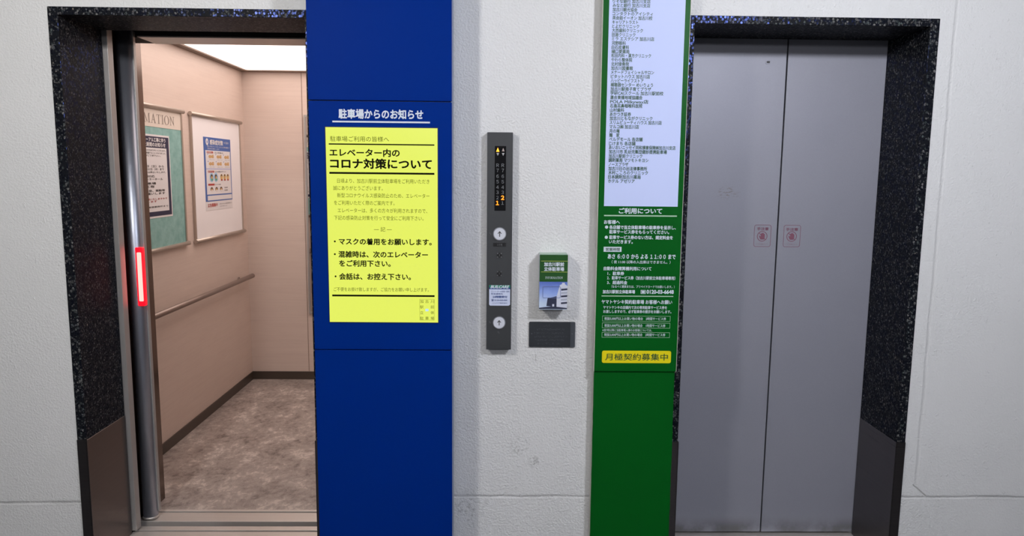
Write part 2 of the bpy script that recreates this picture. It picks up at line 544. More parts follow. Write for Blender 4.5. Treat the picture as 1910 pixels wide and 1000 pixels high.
        bm.to_mesh(me)
        bm.free()
        for m in self.mats:
            me.materials.append(m)
        o = bpy.data.objects.new(name, me)
        COL.objects.link(o)
        if parent:
            o.parent = parent
            o.location = c - WORLD[parent.name]
        else:
            o.location = c
        WORLD[o.name] = c.copy()
        if kind:
            o['kind'] = kind
        if label:
            o['label'] = label
        return o


def _q(a, b, c, d):
    return [(a, c), (b, c), (b, d), (a, d)]


def _arc(cx, cy, ro, ri, yo, yi, a0, a1, k):
    out = []
    for i in range(k):
        s, t = math.radians(a0 + (a1 - a0) * i / k), math.radians(a0 + (a1 - a0) * (i + 1) / k)
        out.append([(cx + ri * math.cos(s), cy + yi * math.sin(s)), (cx + ro * math.cos(s), cy + yo * math.sin(s)),
                    (cx + ro * math.cos(t), cy + yo * math.sin(t)), (cx + ri * math.cos(t), cy + yi * math.sin(t))])
    return out


SERIF = {
    'I': (0.36, [_q(.115, .245, 0, 1), _q(0, .115, 0, .04), _q(.245, .36, 0, .04), _q(0, .115, .96, 1), _q(.245, .36, .96, 1)]),
    'N': (0.84, [_q(.12, .175, .04, .9), _q(.665, .72, .1, .96), [(.04, 1), (.72, 0), (.72, .14), (.19, 1)], _q(0, .29, 0, .04), _q(.55, .84, .96, 1)]),
    'F': (0.62, [_q(.10, .23, .04, 1), _q(0, .34, 0, .04), _q(.23, .60, .95, 1), _q(0, .10, .96, 1), _q(.23, .46, .49, .54), _q(.56, .60, .78, .95), _q(.43, .46, .40, .64)]),
    'O': (0.84, _arc(.42, .5, .42, .275, .515, .47, 0, 360, 28)),
    'R': (0.80, [_q(.10, .23, .04, 1), _q(0, .34, 0, .04), _q(0, .10, .96, 1), _q(.23, .36, .95, 1), _q(.23, .36, .47, .52), [(.33, .48), (.47, .48), (.74, .04), (.60, .04)], _q(.58, .80, 0, .04)]
          + _arc(.36, .735, .265, .135, .265, .215, -90, 90, 14)),
    'M': (1.02, [_q(.14, .195, .04, .9), _q(.78, .91, .04, 1), [(.06, 1), (.50, 0), (.56, .12), (.21, 1)], [(.50, 0), (.78, .86), (.80, 1), (.545, .19)], _q(.03, .31, 0, .04), _q(.68, 1.02, 0, .04), _q(0, .06, .96, 1), _q(.91, 1.0, .96, 1)]),
    'A': (0.82, [[(.10, .04), (.15, .04), (.42, .92), (.39, 1)], [(.39, 1), (.44, 1), (.74, .04), (.59, .04), (.37, .86)], _q(.22, .52, .33, .375), _q(0, .25, 0, .04), _q(.49, .82, 0, .04)]),
    'T': (0.72, [_q(.295, .425, .04, .95), _q(0, .72, .95, 1), _q(0, .04, .76, .95), _q(.68, .72, .76, .95), _q(.18, .54, 0, .04)]),
}
WORLD = {}
_glyph_cache = {}


def glyphs(s, bold):
    key = (s, bold)
    if key in _glyph_cache:
        return _glyph_cache[key]
    cu = bpy.data.curves.new('lettering_outline', 'FONT')
    cu.body = s
    cu.size = 1.0
    cu.fill_mode = 'FRONT'
    cu.resolution_u = 3
    o = bpy.data.objects.new('lettering_outline', cu)
    COL.objects.link(o)
    dg = bpy.context.evaluated_depsgraph_get()
    dg.update()
    ev = o.evaluated_get(dg)
    me = ev.to_mesh()
    vs = [(v.co.x, v.co.y) for v in me.vertices]
    fs = [tuple(p.vertices) for p in me.polygons]
    ev.to_mesh_clear()
    bpy.data.objects.remove(o)
    bpy.data.curves.remove(cu)
    _glyph_cache[key] = (vs, fs)
    return vs, fs


def rrect(u0, u1, v0, v1, r=0.0, k=6):
    if r <= 0 and k != 6:
        k = 0
    if r <= 0:
        if k == 0 or True:
            return [(u0, v0), (u1, v0), (u1, v1), (u0, v1)]
    pts = []
    for cx, cy, a in ((u0 + r, v0 + r, 180), (u1 - r, v0 + r, 270), (u1 - r, v1 - r, 0), (u0 + r, v1 - r, 90)):
        for i in range(k + 1):
            t = math.radians(a + 90 * i / k)
            pts.append((cx + r * math.cos(t), cy + r * math.sin(t)))
    return pts


def front(d):
    return lambda u, v, n: (u, d - n, v)        # a plane facing the hall


def cabside(x):
    return lambda u, v, n: (x + n, u, v)        # a plane on the car's left wall


def thing(name, label, cat, loc, group=None):
    o = bpy.data.objects.new(name, None)
    o.empty_display_size = 0.05
    o.location = loc
    COL.objects.link(o)
    WORLD[o.name] = Vector(loc)
    o['label'] = label
    o['category'] = cat
    if group:
        o['group'] = group
    return o

# ------------------------------------------------------------------ lettering: text, left, right, centre height, letter height, weight (metres)
BLUE_TITLE = [
    ('駐車場からのお知らせ', -0.5466, -0.2609, 1.7333, 0.0305, 0.035),
]
SCREEN_LINES = [
    ('駐車場ご利用の皆様へ', -0.5777, -0.3774, 1.6492, 0.0175, 0),
    ('エレベーター内の', -0.58, -0.342, 1.6029, 0.0254, 0.03),
    ('コロナ対策について', -0.5787, -0.2325, 1.5658, 0.0328, 0.035),
    ('日頃より、加古川駅前立体駐車場をご利用いただき', -0.5568, -0.2401, 1.5068, 0.0152, 0),
    ('誠にありがとうございます。', -0.571, -0.4008, 1.4821, 0.0153, 0),
    ('新型コロナウイルス感染防止のため、エレベーター', -0.5579, -0.2403, 1.4571, 0.0153, 0),
    ('をご利用いただく際のご案内です。', -0.5689, -0.3608, 1.4314, 0.0153, 0),
    ('エレベーターは、多くの方々が利用されますので、', -0.5571, -0.248, 1.4053, 0.0154, 0),
    ('下記の感染防止対策を行って安全にご利用下さい。', -0.5699, -0.2611, 1.3796, 0.0154, 0),
    ('― 記 ―', -0.4331, -0.3711, 1.3406, 0.0157, 0),
    ('・マスクの着用をお願いします。', -0.5717, -0.2338, 1.2972, 0.0216, 0.03),
    ('・混雑時は、次のエレベーター', -0.5726, -0.2471, 1.2525, 0.0217, 0.03),
    ('をご利用下さい。', -0.5551, -0.3773, 1.2207, 0.0217, 0.03),
    ('・会話は、お控え下さい。', -0.5717, -0.307, 1.1744, 0.0218, 0.03),
    ('ご不便をお掛け致しますが、ご協力をお願い申し上げます。', -0.5768, -0.2442, 1.129, 0.0139, 0),
    ('加', -0.2749, -0.2629, 1.0875, 0.0115, 0),
    ('古', -0.2567, -0.2446, 1.0876, 0.0115, 0),
    ('川', -0.2378, -0.2257, 1.0877, 0.0115, 0),
    ('駅', -0.2751, -0.263, 1.0675, 0.0115, 0),
    ('前', -0.2379, -0.2258, 1.0678, 0.0115, 0),
    ('立', -0.2752, -0.2631, 1.0472, 0.0115, 0),
    ('体', -0.238, -0.2259, 1.0474, 0.0115, 0),
    ('駐', -0.2753, -0.2632, 1.0271, 0.0116, 0),
    ('車', -0.257, -0.2449, 1.0273, 0.0116, 0),
    ('場', -0.2381, -0.226, 1.0274, 0.0116, 0),
]
LIST = [
    ('りそな銀行 加古川支店', 0.3913, 0.5224, 2.1361, 0.0129, 0.018),
    ('みなと銀行 加古川支店', 0.3913, 0.5222, 2.122, 0.013, 0.018),
    ('加古川観光協会', 0.3913, 0.4776, 2.1077, 0.013, 0.018),
    ('コンタクトのアイシティ', 0.3913, 0.5325, 2.094, 0.013, 0.018),
    ('英会話イーオン 加古川校', 0.3913, 0.5311, 2.0799, 0.013, 0.018),
    ('キャリアトラスト', 0.3913, 0.4816, 2.0654, 0.013, 0.018),
    ('とよだクリニック', 0.3913, 0.4858, 2.0513, 0.013, 0.018),
    ('大西歯科クリニック', 0.3913, 0.4995, 2.0373, 0.0131, 0.018),
    ('田淵クリニック', 0.3913, 0.4735, 2.0229, 0.0131, 0.018),
    ('ミラ エステシア 加古川店', 0.3913, 0.54, 2.0092, 0.0131, 0.018),
    ('河野眼科', 0.3913, 0.4405, 1.9943, 0.0131, 0.018),
    ('白石皮膚科', 0.3913, 0.4522, 1.9802, 0.0131, 0.018),
    ('樋口愛薬局', 0.3913, 0.4538, 1.9659, 0.0132, 0.018),
    ('松田内科・漢方クリニック', 0.3913, 0.5307, 1.9521, 0.0132, 0.018),
    ('やわら整体院', 0.3913, 0.4649, 1.9374, 0.0132, 0.018),
    ('北村接骨院', 0.3913, 0.454, 1.923, 0.0132, 0.018),
    ('加古川図書館', 0.3913, 0.4677, 1.9088, 0.0132, 0.018),
    ('メナードフェイシャルサロン', 0.3913, 0.5433, 1.8949, 0.0133, 0.018),
    ('ピタットハウス 加古川店', 0.3913, 0.5294, 1.8804, 0.0133, 0.018),
    ('ハッピーライフストア', 0.3913, 0.5071, 1.8659, 0.0133, 0.018),
    ('補聴器センター めいりょう', 0.3913, 0.541, 1.8517, 0.0133, 0.018),
    ('加古川駅南子育てプラザ', 0.3913, 0.5347, 1.8372, 0.0133, 0.018),
    ('学研CAIスクール 加古川駅前校', 0.3913, 0.579, 1.823, 0.0134, 0.018),
    ('連合東播地域協議会', 0.3913, 0.5052, 1.808, 0.0134, 0.018),
    ('POLA Milkyway店', 0.3913, 0.5266, 1.7937, 0.0134, 0.018),
    ('石島耳鼻咽喉科医院', 0.3913, 0.5058, 1.779, 0.0134, 0.018),
    ('山村歯科', 0.3913, 0.4417, 1.7641, 0.0134, 0.018),
    ('あかつき証券', 0.3913, 0.4666, 1.7497, 0.0135, 0.018),
    ('加古川ともながクリニック', 0.3913, 0.5434, 1.7355, 0.0135, 0.018),
    ('スリムビューティハウス 加古川店', 0.3913, 0.5769, 1.7211, 0.0135, 0.018),
    ('マルコ㈱ 加古川店', 0.3913, 0.4961, 1.706, 0.0135, 0.018),
    ('月の庵', 0.3913, 0.4278, 1.691, 0.0135, 0.018),
    ('麺\u3000家', 0.3913, 0.4274, 1.6763, 0.0136, 0.018),
    ('ベルデモール 各店舗', 0.3913, 0.5105, 1.6621, 0.0136, 0.018),
    ('じけまち 各店舗', 0.3913, 0.4855, 1.6472, 0.0136, 0.018),
    ('あいおいニッセイ同和損害保険㈱加古川支店', 0.3913, 0.6299, 1.6332, 0.0136, 0.018),
    ('加古川市 乳幼児集団健診提携駐車場', 0.3913, 0.5993, 1.6183, 0.0136, 0.018),
    ('加古川駅前クリニック', 0.3913, 0.5116, 1.603, 0.0137, 0.018),
    ('調剤薬局 マツモトキヨシ', 0.3913, 0.534, 1.5883, 0.0137, 0.018),
    ('ノースプラザ', 0.3913, 0.462, 1.5732, 0.0137, 0.018),
    ('加古川日の出法律事務所', 0.3913, 0.5301, 1.5586, 0.0137, 0.018),
    ('木村こころのクリニック', 0.3913, 0.5339, 1.5438, 0.0137, 0.018),
    ('日本調剤加古川薬局', 0.3913, 0.508, 1.5288, 0.0138, 0.018),
    ('ホテル アゼリア', 0.3913, 0.4869, 1.5138, 0.0138, 0.018),
]
GREEN_LINES = [
    ('ご利用について', 0.4339, 0.5897, 1.4076, 0.0193, 0.035),
    ('お客様へ', 0.3808, 0.438, 1.3666, 0.014, 0.03),
    ('各店舗で当立体駐車場の駐車券を呈示し、', 0.4006, 0.6424, 1.3479, 0.0132, 0.03),
    ('駐車サービス券をもらってください。', 0.401, 0.6183, 1.3313, 0.0133, 0.03),
    ('駐車サービス券のない方は、規定料金を', 0.4016, 0.6327, 1.3114, 0.0133, 0.03),
    ('いただきます。', 0.401, 0.487, 1.2952, 0.0133, 0.03),
    ('あさ ６:００ から よる １１:００ まで', 0.398, 0.6454, 1.2417, 0.0177, 0.035),
    ('（ 夜 11:00 以降の入出庫はできません。）', 0.4128, 0.6277, 1.2214, 0.0114, 0.01),
    ('自動料金精算機利用について', 0.3841, 0.5588, 1.1971, 0.0134, 0.025),
    ('1．駐車券', 0.3989, 0.4592, 1.179, 0.0129, 0.025),
    ('2．駐車サービス券（加古川駅前立体駐車場専用）', 0.3976, 0.6477, 1.1627, 0.0125, 0.025),
    ('3．超過料金', 0.398, 0.4716, 1.1454, 0.0129, 0.025),
    ('（なるべく硬貨または、プリペイドカードでお願いします。）', 0.4144, 0.646, 1.1306, 0.0099, 0.01),
    ('加古川駅前立体駐車場', 0.383, 0.501, 1.1113, 0.0129, 0.035),
    ('0120-03-6648', 0.5445, 0.6434, 1.1117, 0.0135, 0.04),
    ('ヤマトヤシキ契約駐車場 お客様へお願い', 0.3794, 0.6395, 1.0736, 0.0148, 0.025),
    ('ヤマトヤシキの店舗内で次の専用駐車サービス券を', 0.3863, 0.6213, 1.053, 0.0116, 0.02),
    ('お渡ししますので、必ず駐車券の提示をお願いします。', 0.3867, 0.6377, 1.0376, 0.0116, 0.02),
    ('税抜5,000円以上お買い物の場合\u30002時間サービス券', 0.3917, 0.6193, 1.0111, 0.0105, 0.01),
    ('税抜3,000円以上お買い物の場合\u30001時間サービス券', 0.3924, 0.6179, 0.9851, 0.0105, 0.01),
    ('※夜7時以降に当駐車場入庫のお客様については、', 0.3849, 0.5688, 0.9675, 0.0091, 0.005),
    ('税抜3,000円以上お買い物の場合\u30002時間サービス券', 0.3925, 0.6188, 0.9505, 0.0105, 0.01),
]
GREEN_DARK = [
    ('営業時間', 0.3895, 0.4405, 1.2671, 0.0118, 0.01),
]
YELLOW = [
    ('月極契約募集中', 0.3983, 0.6313, 0.8663, 0.0255, 0.01),
]
BOX = [
    ('加古川駅前', 0.1657, 0.2377, 1.2124, 0.0137, 0.035),
    ('立体駐車場', 0.166, 0.238, 1.1951, 0.0137, 0.035),
    ('INFORMATION', 0.1704, 0.234, 1.1633, 0.0083, 0.0),
]
STICKER = [
    ('BUILCARE', -0.0274, 0.0376, 1.1239, 0.0104, 0.04),
    ('エレベーターの故障・異常', -0.0263, 0.0407, 1.1064, 0.0064, 0),
    ('緊急連絡先', -0.0262, 0.0171, 1.0977, 0.0064, 0),
    ('24時間受付', -0.0202, 0.033, 1.0864, 0.008, 0.03),
    ('☎ 0120-000-000', -0.0261, 0.0331, 1.0744, 0.0072, 0.01),
    ('ビルケア株式会社', -0.0201, 0.0332, 1.0634, 0.0052, 0),
]
WARN_L = [
    ('手注意', 1.0575, 1.105, 1.3223, 0.0123, 0.02),
    ('ドアに手を触れないで', 1.0564, 1.104, 1.2599, 0.0066, 0),
]
WARN_R = [
    ('手注意', 1.1769, 1.2266, 1.3211, 0.0123, 0.02),
    ('ドアに手を触れないで', 1.1761, 1.2259, 1.2598, 0.0066, 0),
]

# ================================================================== THE SETTING
s = Shape()
XL, XR = -3.4, 3.6
GL0, GL1 = -1.5885, -0.668       # granite frame, left opening, outer edges
GR0, GR1 = 0.662, 1.577          # granite frame, right opening, outer edges
HEAD = 2.1025
s.box(XL, GL0, WALL, DOOR, 0, CEIL, STUCCO)
s.box(GL1, GR0, WALL, DOOR + 0.0, 0, CEIL, STUCCO)
s.box(GR1, XR, WALL, DOOR, 0, CEIL, STUCCO)
s.box(GL0, GL1, WALL, DOOR, HEAD, CEIL, STUCCO)
s.box(GR0, GR1, WALL, DOOR, HEAD, CEIL, STUCCO)
s.link('wall_front', kind='structure')

s = Shape(); s.box(XL, XR, -2.6, 2.965, -0.12, 0.0, FLOORM); s.link('floor', kind='structure')
s = Shape(); s.box(XL, XR, -2.6, DOOR + 0.16, CEIL, CEIL + 0.1, CEILM); s.link('ceiling', kind='structure')


def granite_frame(name, x0, x1, i0, i1):
    y0 = WALL - 0.003
    s = Shape()
    s.box(x0, i0, y0, DOOR, 0, HEAD, GRANITE, 0.0012, 1)
    s.box(i1, x1, y0, DOOR, 0, HEAD, GRANITE, 0.0012, 1)
    s.box(i0, i1, y0, DOOR, LIN, HEAD, GRANITE, 0.0012, 1)
    t = s.link(name, kind='structure')
    for a, b, inner in ((x0, i0, 1), (i1, x1, -1)):
        k = Shape()
        k.box(a, b, y0 - 0.003, y0, 0, 0.522, KICK)
        if inner > 0:
            k.box(b, b + 0.003, y0 - 0.003, DOOR - 0.002, 0, 0.522, KICK, 0.001, 1)
        else:
            k.box(a - 0.003, a, y0 - 0.003, DOOR - 0.002, 0, 0.522, KICK, 0.001, 1)
        k.link('kick_plate', t, label='dull stainless kick plate')
    return t


granite_frame('trim_1', GL0, GL1, -1.5534, -0.6905)
granite_frame('trim_2', GR0, GR1, 0.6944, 1.5425)

# landing sills
for nm, a, b in (('trim_3', -1.5534, -0.6905), ('trim_4', 0.6944, 1.5425)):
    s = Shape()
    s.box(a, b, 2.90, 2.972, -0.03, 0.001, ALU)
    s.box(a, b, 2.972, 2.986, -0.03, -0.012, SHAFT)
    s.box(a, b, 2.986, 3.022, -0.03, 0.001, ALU, 0.002, 2)
    s.link(nm, kind='structure')

# closed landing doors of the right lift
SEAM = 1.1428
s = Shape()
s.box(0.60, SEAM - 0.0028, DOOR + 0.001, DOOR + 0.04, 0.009, 2.16, DOORM, 0.0015, 2)
d1 = s.link('door_1', kind='structure')
s = Shape()
s.box(SEAM + 0.0028, 1.5425, DOOR + 0.001, DOOR + 0.04, 0.009, 2.16, DOORM, 0.0015, 2)
d2 = s.link('door_2', kind='structure')
k = Shape()
k.ring(front(DOOR + 0.001), rrect(1.0560, 1.0765, 1.9785, 1.9930, 0.005), rrect(1.0595, 1.0730, 1.9820, 1.9900, 0.0030), -0.001, 0.0025, DOORM)
k.rect(front(DOOR + 0.001), 1.0595, 1.0730, 1.9820, 1.9900, -0.001, 0.0006, BLACK, 0.0030)
k.link('keyhole', d1, label='small dark release keyhole')
s = Shape(); s.box(0.66, 1.577, DOOR + 0.05, DOOR + 0.08, 0, 2.3, SHAFT); s.link('wall_shaft', kind='structure')

# opened landing door of the left lift: only its leading edge shows
s = Shape()
s.box(-2.10, -1.5345, DOOR + 0.004, DOOR + 0.044, 0.009, 2.16, STEEL, 0.0015, 2)
s.link('door_3', kind='structure')
# dark hoistway lining behind the landing wall, round the car
s = Shape()
s.box(-2.3, -0.1, DOOR + 0.001, DOOR + 0.055, 2.165, 2.56, SHAFT)
s.box(-2.3, -0.1, DOOR + 0.055, 5.6, 2.45, 2.50, SHAFT)
s.box(-2.34, -2.30, DOOR + 0.005, 5.6, -0.4, 2.5, SHAFT)
s.box(-0.10, -0.06, DOOR + 0.01, 5.6, -0.4, 2.5, SHAFT)
s.box(-2.3, -0.1, 2.985, 5.6, -0.45, -0.40, SHAFT)
s.box(-2.3, -0.1, 5.55, 5.6, -0.4, 2.5, SHAFT)
s.link('wall_hoistway', kind='structure')

# ================================================================== ELEVATOR CAR
CX0, CX1 = -1.82, -0.434
CY0, CY1 = 3.17, 5.30
CZ = 2.257
car = thing('elevator_car', 'open elevator car at left with pale wood-grain walls and a lit ceiling', 'elevator car', (-1.127, 4.2, 0.0))
s = Shape()
s.box(CX0 - 0.03, CX0, CY0 + 0.13, CY1 + 0.03, 0, CZ + 0.05, WOOD)
lw = s.link('side_wall', car)
s = Shape(); s.box(CX0 - 0.001, CX0 + 0.0006, 3.788, 3.792, 0.062, CZ - 0.031, JOINT); s.link('panel_joint', lw)
s = Shape(); s.box(CX0, CX1, CY1, CY1 + 0.03, 0, CZ + 0.05, WOOD); bw = s.link('back_wall', car)
s = Shape()
for xx in (-1.402,):
    s.box(xx - 0.002, xx + 0.002, CY1 - 0.0012, CY1 + 0.001, 0.062, CZ, JOINT)
s.link('panel_joint', bw)
s = Shape(); s.box(CX1, CX1 + 0.03, CY0 + 0.13, CY1 + 0.03, 0, CZ + 0.05, WOOD); s.link('side_wall', car)
s = Shape(); s.box(CX0, CX1, CY0, CY1, -0.03, 0.0, MARBLE); s.link('car_floor', car, label='mottled taupe marbled floor')
s = Shape()
s.box(CX0, CX0 + 0.007, CY0 + 0.13, CY1 - 0.007, 0, 0.060, BASE_BROWN, 0.001, 1)
s.box(CX0, CX1, CY1 - 0.007, CY1, 0, 0.060, BASE_BROWN, 0.001, 1)
s.box(CX1 - 0.007, CX1, CY0 + 0.13, CY1 - 0.007, 0, 0.060, BASE_BROWN, 0.001, 1)
s.link('skirting', car, label='dark brown skirting')
s = Shape()
s.box(CX0, CX1, CY0, CY1, CZ, CZ + 0.04, CEIL_RIM)
for a, b_, c, d in ((CX0, CX0 + 0.05, CY0 + 0.13, CY1), (CX1 - 0.05, CX1, CY0 + 0.13, CY1), (CX0 + 0.05, CX1 - 0.05, CY1 - 0.05, CY1), (CX0 + 0.05, CX1 - 0.05, CY0 + 0.13, CY0 + 0.18)):
    s.box(a, b_, c, d, CZ - 0.030, CZ, CEIL_RIM)
ce = s.link('car_ceiling', car, label='dark brown ceiling rim')
s = Shape()
s.box(CX0 + 0.051, CX1 - 0.051, CY0 + 0.181, CY1 - 0.051, CZ - 0.024, CZ - 0.001, LIGHT_PANEL, 0.004, 2)
s.link('light_panel', ce, label='glowing warm white ceiling panel')
# front returns, header and sill of the car
s = Shape()
s.box(CX0, -1.565, 3.135, 3.30, 0, CZ, BROWN_STEEL, 0.002, 2)
s.link('front_return', car, label='bronze-tinted steel front return')
s = Shape()
s.box(-0.655, CX1, 3.135, 3.30, 0, CZ, BROWN_STEEL, 0.002, 2)
s.link('front_return', car, label='bronze-tinted steel front return')
s = Shape()
s.box(-1.488, -0.660, 3.108, 3.27, 2.076, CZ, HEADER_STEEL, 0.002, 2)
s.box(-1.488, -0.660, 3.098, 3.108, 2.080, CZ, SHAFT)  # near-black box stands for the unlit gap above the header
s.box(-1.565, -1.488, 3.132, 3.27, 2.078, CZ, SHAFT)  # same dark filler for the unlit corner beside the header
s.link('header', car, label='pale steel door header, dark above')
s = Shape()
s.box(-1.70, -0.55, 3.066, 3.150, -0.03, 0.001, ALU, 0.002, 2)
s.box(-1.70, -0.55, 3.150, 3.158, -0.03, -0.010, SHAFT)
s.box(-1.578, -0.55, 3.158, 3.176, -0.03, 0.003, ALU, 0.001, 1)
s.link('car_sill', car)

# left door of the car, drawn back, with its lit safety edge
cd = thing('car_door', 'opened car door edge with shiny round safety edge and glowing red lamp', 'elevator door', (-1.525, 3.10, 0.008))
s = Shape(); s.box(-2.05, -1.560, 3.085, 3.118, 0.010, 2.12, BROWN_STEEL, 0.002, 2); s.link('door_leaf', cd)
s = Shape(); s.tube([(-1.537, 3.098, 0.012), (-1.537, 3.098, 2.115)], 0.031, CHROME, 36); tube_o = s.link('safety_edge', cd, label='shiny rounded steel safety edge')
s = Shape(); s.box(-1.530, -1.500, 3.100, 3.120, 0.030, 2.10, STEEL, 0.002, 2); s.link('edge_strip', cd, label='thin pale metal strip')
s = Shape(); s.tube([(-1.537, 3.098, 0.006), (-1.537, 3.098, 0.016)], 0.0325, ALU, 28); s.link('end_cap', tube_o)
led = Shape()
led.rect(front(3.072), -1.5235, -1.4950, 0.965, 1.2135, -0.012, 0.006, LED, 0.004)
lo = led.link('safety_lamp', cd, label='glowing red upright lamp')
led = Shape()
led.rect(front(3.072), -1.5175, -1.4995, 0.985, 1.193, 0.006, 0.0075, LED_CORE, 0.004)
led.link('lamp_core', lo, label='whitish red hot core of the lamp')

# handrail on the car's left wall
hr = thing('handrail', 'round metal handrail along the left wall inside the car', 'handrail', (-1.765, 4.4, 0.76))
s = Shape(); s.tube([(-1.765, 3.36, 0.788), (-1.765, 5.215, 0.788)], 0.0158, RAIL, 20); s.link('rail', hr)
for yy in (3.55, 5.08):
    b = Shape()
    b.tube([(-1.819, yy, 0.775), (-1.79, yy, 0.775), (-1.770, yy, 0.777)], 0.008, RAIL, 12)
    b.tube([(-1.819, yy, 0.775), (-1.814, yy, 0.775)], 0.022, RAIL, 20)
    b.link('bracket', hr)

# ---- boards on the left wall
PW = cabside(CX0)


def board(name, label, y0, y1, z0, z1, mat):
    t = thing(name, label, 'notice board', (CX0, (y0 + y1) / 2, z0))
    s = Shape(); s.rect(PW, y0 + 0.02, y1 - 0.02, z0 + 0.01, z1 - 0.01, 0.001, 0.008, mat); bd = s.link('board', t)
    for zz in (z0, z1):
        s = Shape(); s.tube([(CX0 + 0.0145, y0, zz), (CX0 + 0.0145, y1, zz)], 0.0125, BOARD_RAIL, 14); s.link('rail', t, label='round metal rail')
    for yy in (y0 + 0.02, y1 - 0.02):
        s = Shape(); s.rect(PW, yy - 0.008, yy + 0.008, z0 + 0.008, z1 - 0.008, 0.001, 0.013, BOARD_RAIL); s.link('side_strip', t)
    return t, bd


ib, ibb = board('information_board', 'teal information board with cream header, nearest the car door', 3.37, 4.268, 1.115, 1.866, TEAL)
s = Shape(); s.rect(PW, 3.398, 4.240, 1.760, 1.855, 0.008, 0.0095, CREAM); hd = s.link('header_panel', ib, label='cream header reading INFORMATION')
s = Shape(); s.serif(PW, 'INFORMATION', 3.530, 4.160, 1.780, 0.048, HEADER_INK, 0.0102); s.link('lettering', hd, shade='text')

wb, wbb = board('poster_board', 'white poster board with metal rails beside the rear corner', 4.362, 5.205, 1.113, 1.866, BOARD_WHITE)

# navy-bordered notice on the teal board
nt = thing('notice', 'navy-bordered printed notice pinned on the teal board', 'notice', (CX0 + 0.008, 3.79, 1.294))
s = Shape(); s.rect(PW, 3.508, 4.084, 1.284, 1.720, 0.0083, 0.0095, POSTER_WHITE); sh = s.link('sheet', nt)
s = Shape()
s.rect(PW, 3.518, 4.074, 1.294, 1.710, 0.0095, 0.0102, NAVY)
s.rect(PW, 3.548, 4.042, 1.318, 1.651, 0.0102, 0.0109, POSTER_WHITE)
s.link('border', nt, label='navy border with white text panel')
s = Shape()
s.text(PW, [('エレベーターリニューアル工事に伴う', 3.56, 4.034, 1.693, 0.021, 0.03), ('エレベーター停止期間のお知らせ', 3.575, 4.031, 1.668, 0.021, 0.03)], POSTER_WHITE, 0.0112)
s.link('title_lettering', nt, shade='text', label='white title lettering')
s = Shape()
s.text(PW, [('平素はエレベーターをご利用いただきありがとうございます。', 3.57, 4.03, 1.638, 0.009, 0.01),
            ('このたびリニューアル工事を実施することとなりました。', 3.57, 4.03, 1.624, 0.009, 0.01),
            ('ご不便をお掛けしますがご了承下さい。', 3.57, 3.97, 1.610, 0.009, 0.01),
            ('記', 3.778, 3.796, 1.581, 0.013, 0.02),
            ('期間　3月　6日（日）から', 3.60, 4.00, 1.555, 0.012, 0.02),
            ('3月31日（木）まで', 3.78, 4.00, 1.540, 0.012, 0.02),
            ('※工事期間中は停止いたします。', 3.68, 4.02, 1.524, 0.010, 0.01),
            ('機器入替対応', 3.63, 3.89, 1.503, 0.012, 0.02),
            ('エレベーターホール', 3.70, 3.98, 1.488, 0.012, 0.02),
            ('各階乗場', 3.70, 3.90, 1.466, 0.012, 0.02),
            ('工事工程', 3.70, 3.88, 1.450, 0.012, 0.02),
            ('作業中は騒音、振動等', 3.63, 4.00, 1.428, 0.012, 0.02),
            ('ご協力お願いします', 3.63, 4.00, 1.413, 0.012, 0.02),
            ('お問い合わせは管理事務所まで', 3.57, 4.03, 1.343, 0.009, 0.01)], INK, 0.0113)
s.link('body_lettering', nt, shade='text', label='black body lettering')
s = Shape(); s.text(PW, [('安全には充分注意いたしますので', 3.60, 4.02, 1.384, 0.010, 0.02), ('お願いいたします', 3.60, 3.90, 1.372, 0.010, 0.02)], RED_INK, 0.0113)
s.link('red_lettering', nt, shade='text', label='red lettering')

# infection-control poster on the white board
ip = thing('infection_poster', 'blue-headed infection control poster with small pictures on the white board', 'poster', (CX0 + 0.008, 4.775, 1.287))
s = Shape(); s.rect(PW, 4.550, 5.000, 1.287, 1.741, 0.0083, 0.0095, POSTER_WHITE); s.link('sheet', ip)
s = Shape()
s.rect(PW, 4.550, 5.000, 1.342, 1.741, 0.0095, 0.0101, POSTER_BLUE)
s.rect(PW, 4.574, 4.986, 1.386, 1.660, 0.0101, 0.0107, POSTER_WHITE)
s.rect(PW, 4.580, 4.990, 1.349, 1.378, 0.0101, 0.0107, POSTER_WHITE)
s.rect(PW, 4.574, 4.986, 1.541, 1.549, 0.0107, 0.0110, PRINT_LILAC)
s.link('border', ip, label='blue header and border')
s = Shape()
s.disc(PW, 4.606, 1.712, 0.021, 0.0101, 0.0108, POSTER_WHITE, 24)
s.text(PW, [('感染症対策', 4.648, 4.865, 1.712, 0.030, 0.03), ('へのご協力を', 4.878, 4.965, 1.716, 0.014, 0.01),
            ('手洗いや咳エチケットなど一人ひとりの対策が重要です', 4.60, 4.98, 1.685, 0.010, 0.0),
            ('ご協力をお願いします', 4.60, 4.80, 1.671, 0.010, 0.0)], POSTER_WHITE, 0.0109)
s.link('title_lettering', ip, shade='text', label='white title lettering and round emblem')
s = Shape()
s.disc(PW, 4.606, 1.712, 0.009, 0.0109, 0.0113, POSTER_BLUE, 18, 0.6)
s.link('emblem', ip, label='small blue emblem in the white circle')
for (u, v, w) in ((4.640, 1.648, 0.10), (4.645, 1.528, 0.10), (4.64, 1.447, 0.10)):
    s = Shape(); s.rect(PW, u - 0.045, u + w - 0.045, v - 0.006, v + 0.006, 0.0107, 0.0112, RED_INK, 0.003); s.link('heading_bar', ip, label='small red heading bar')
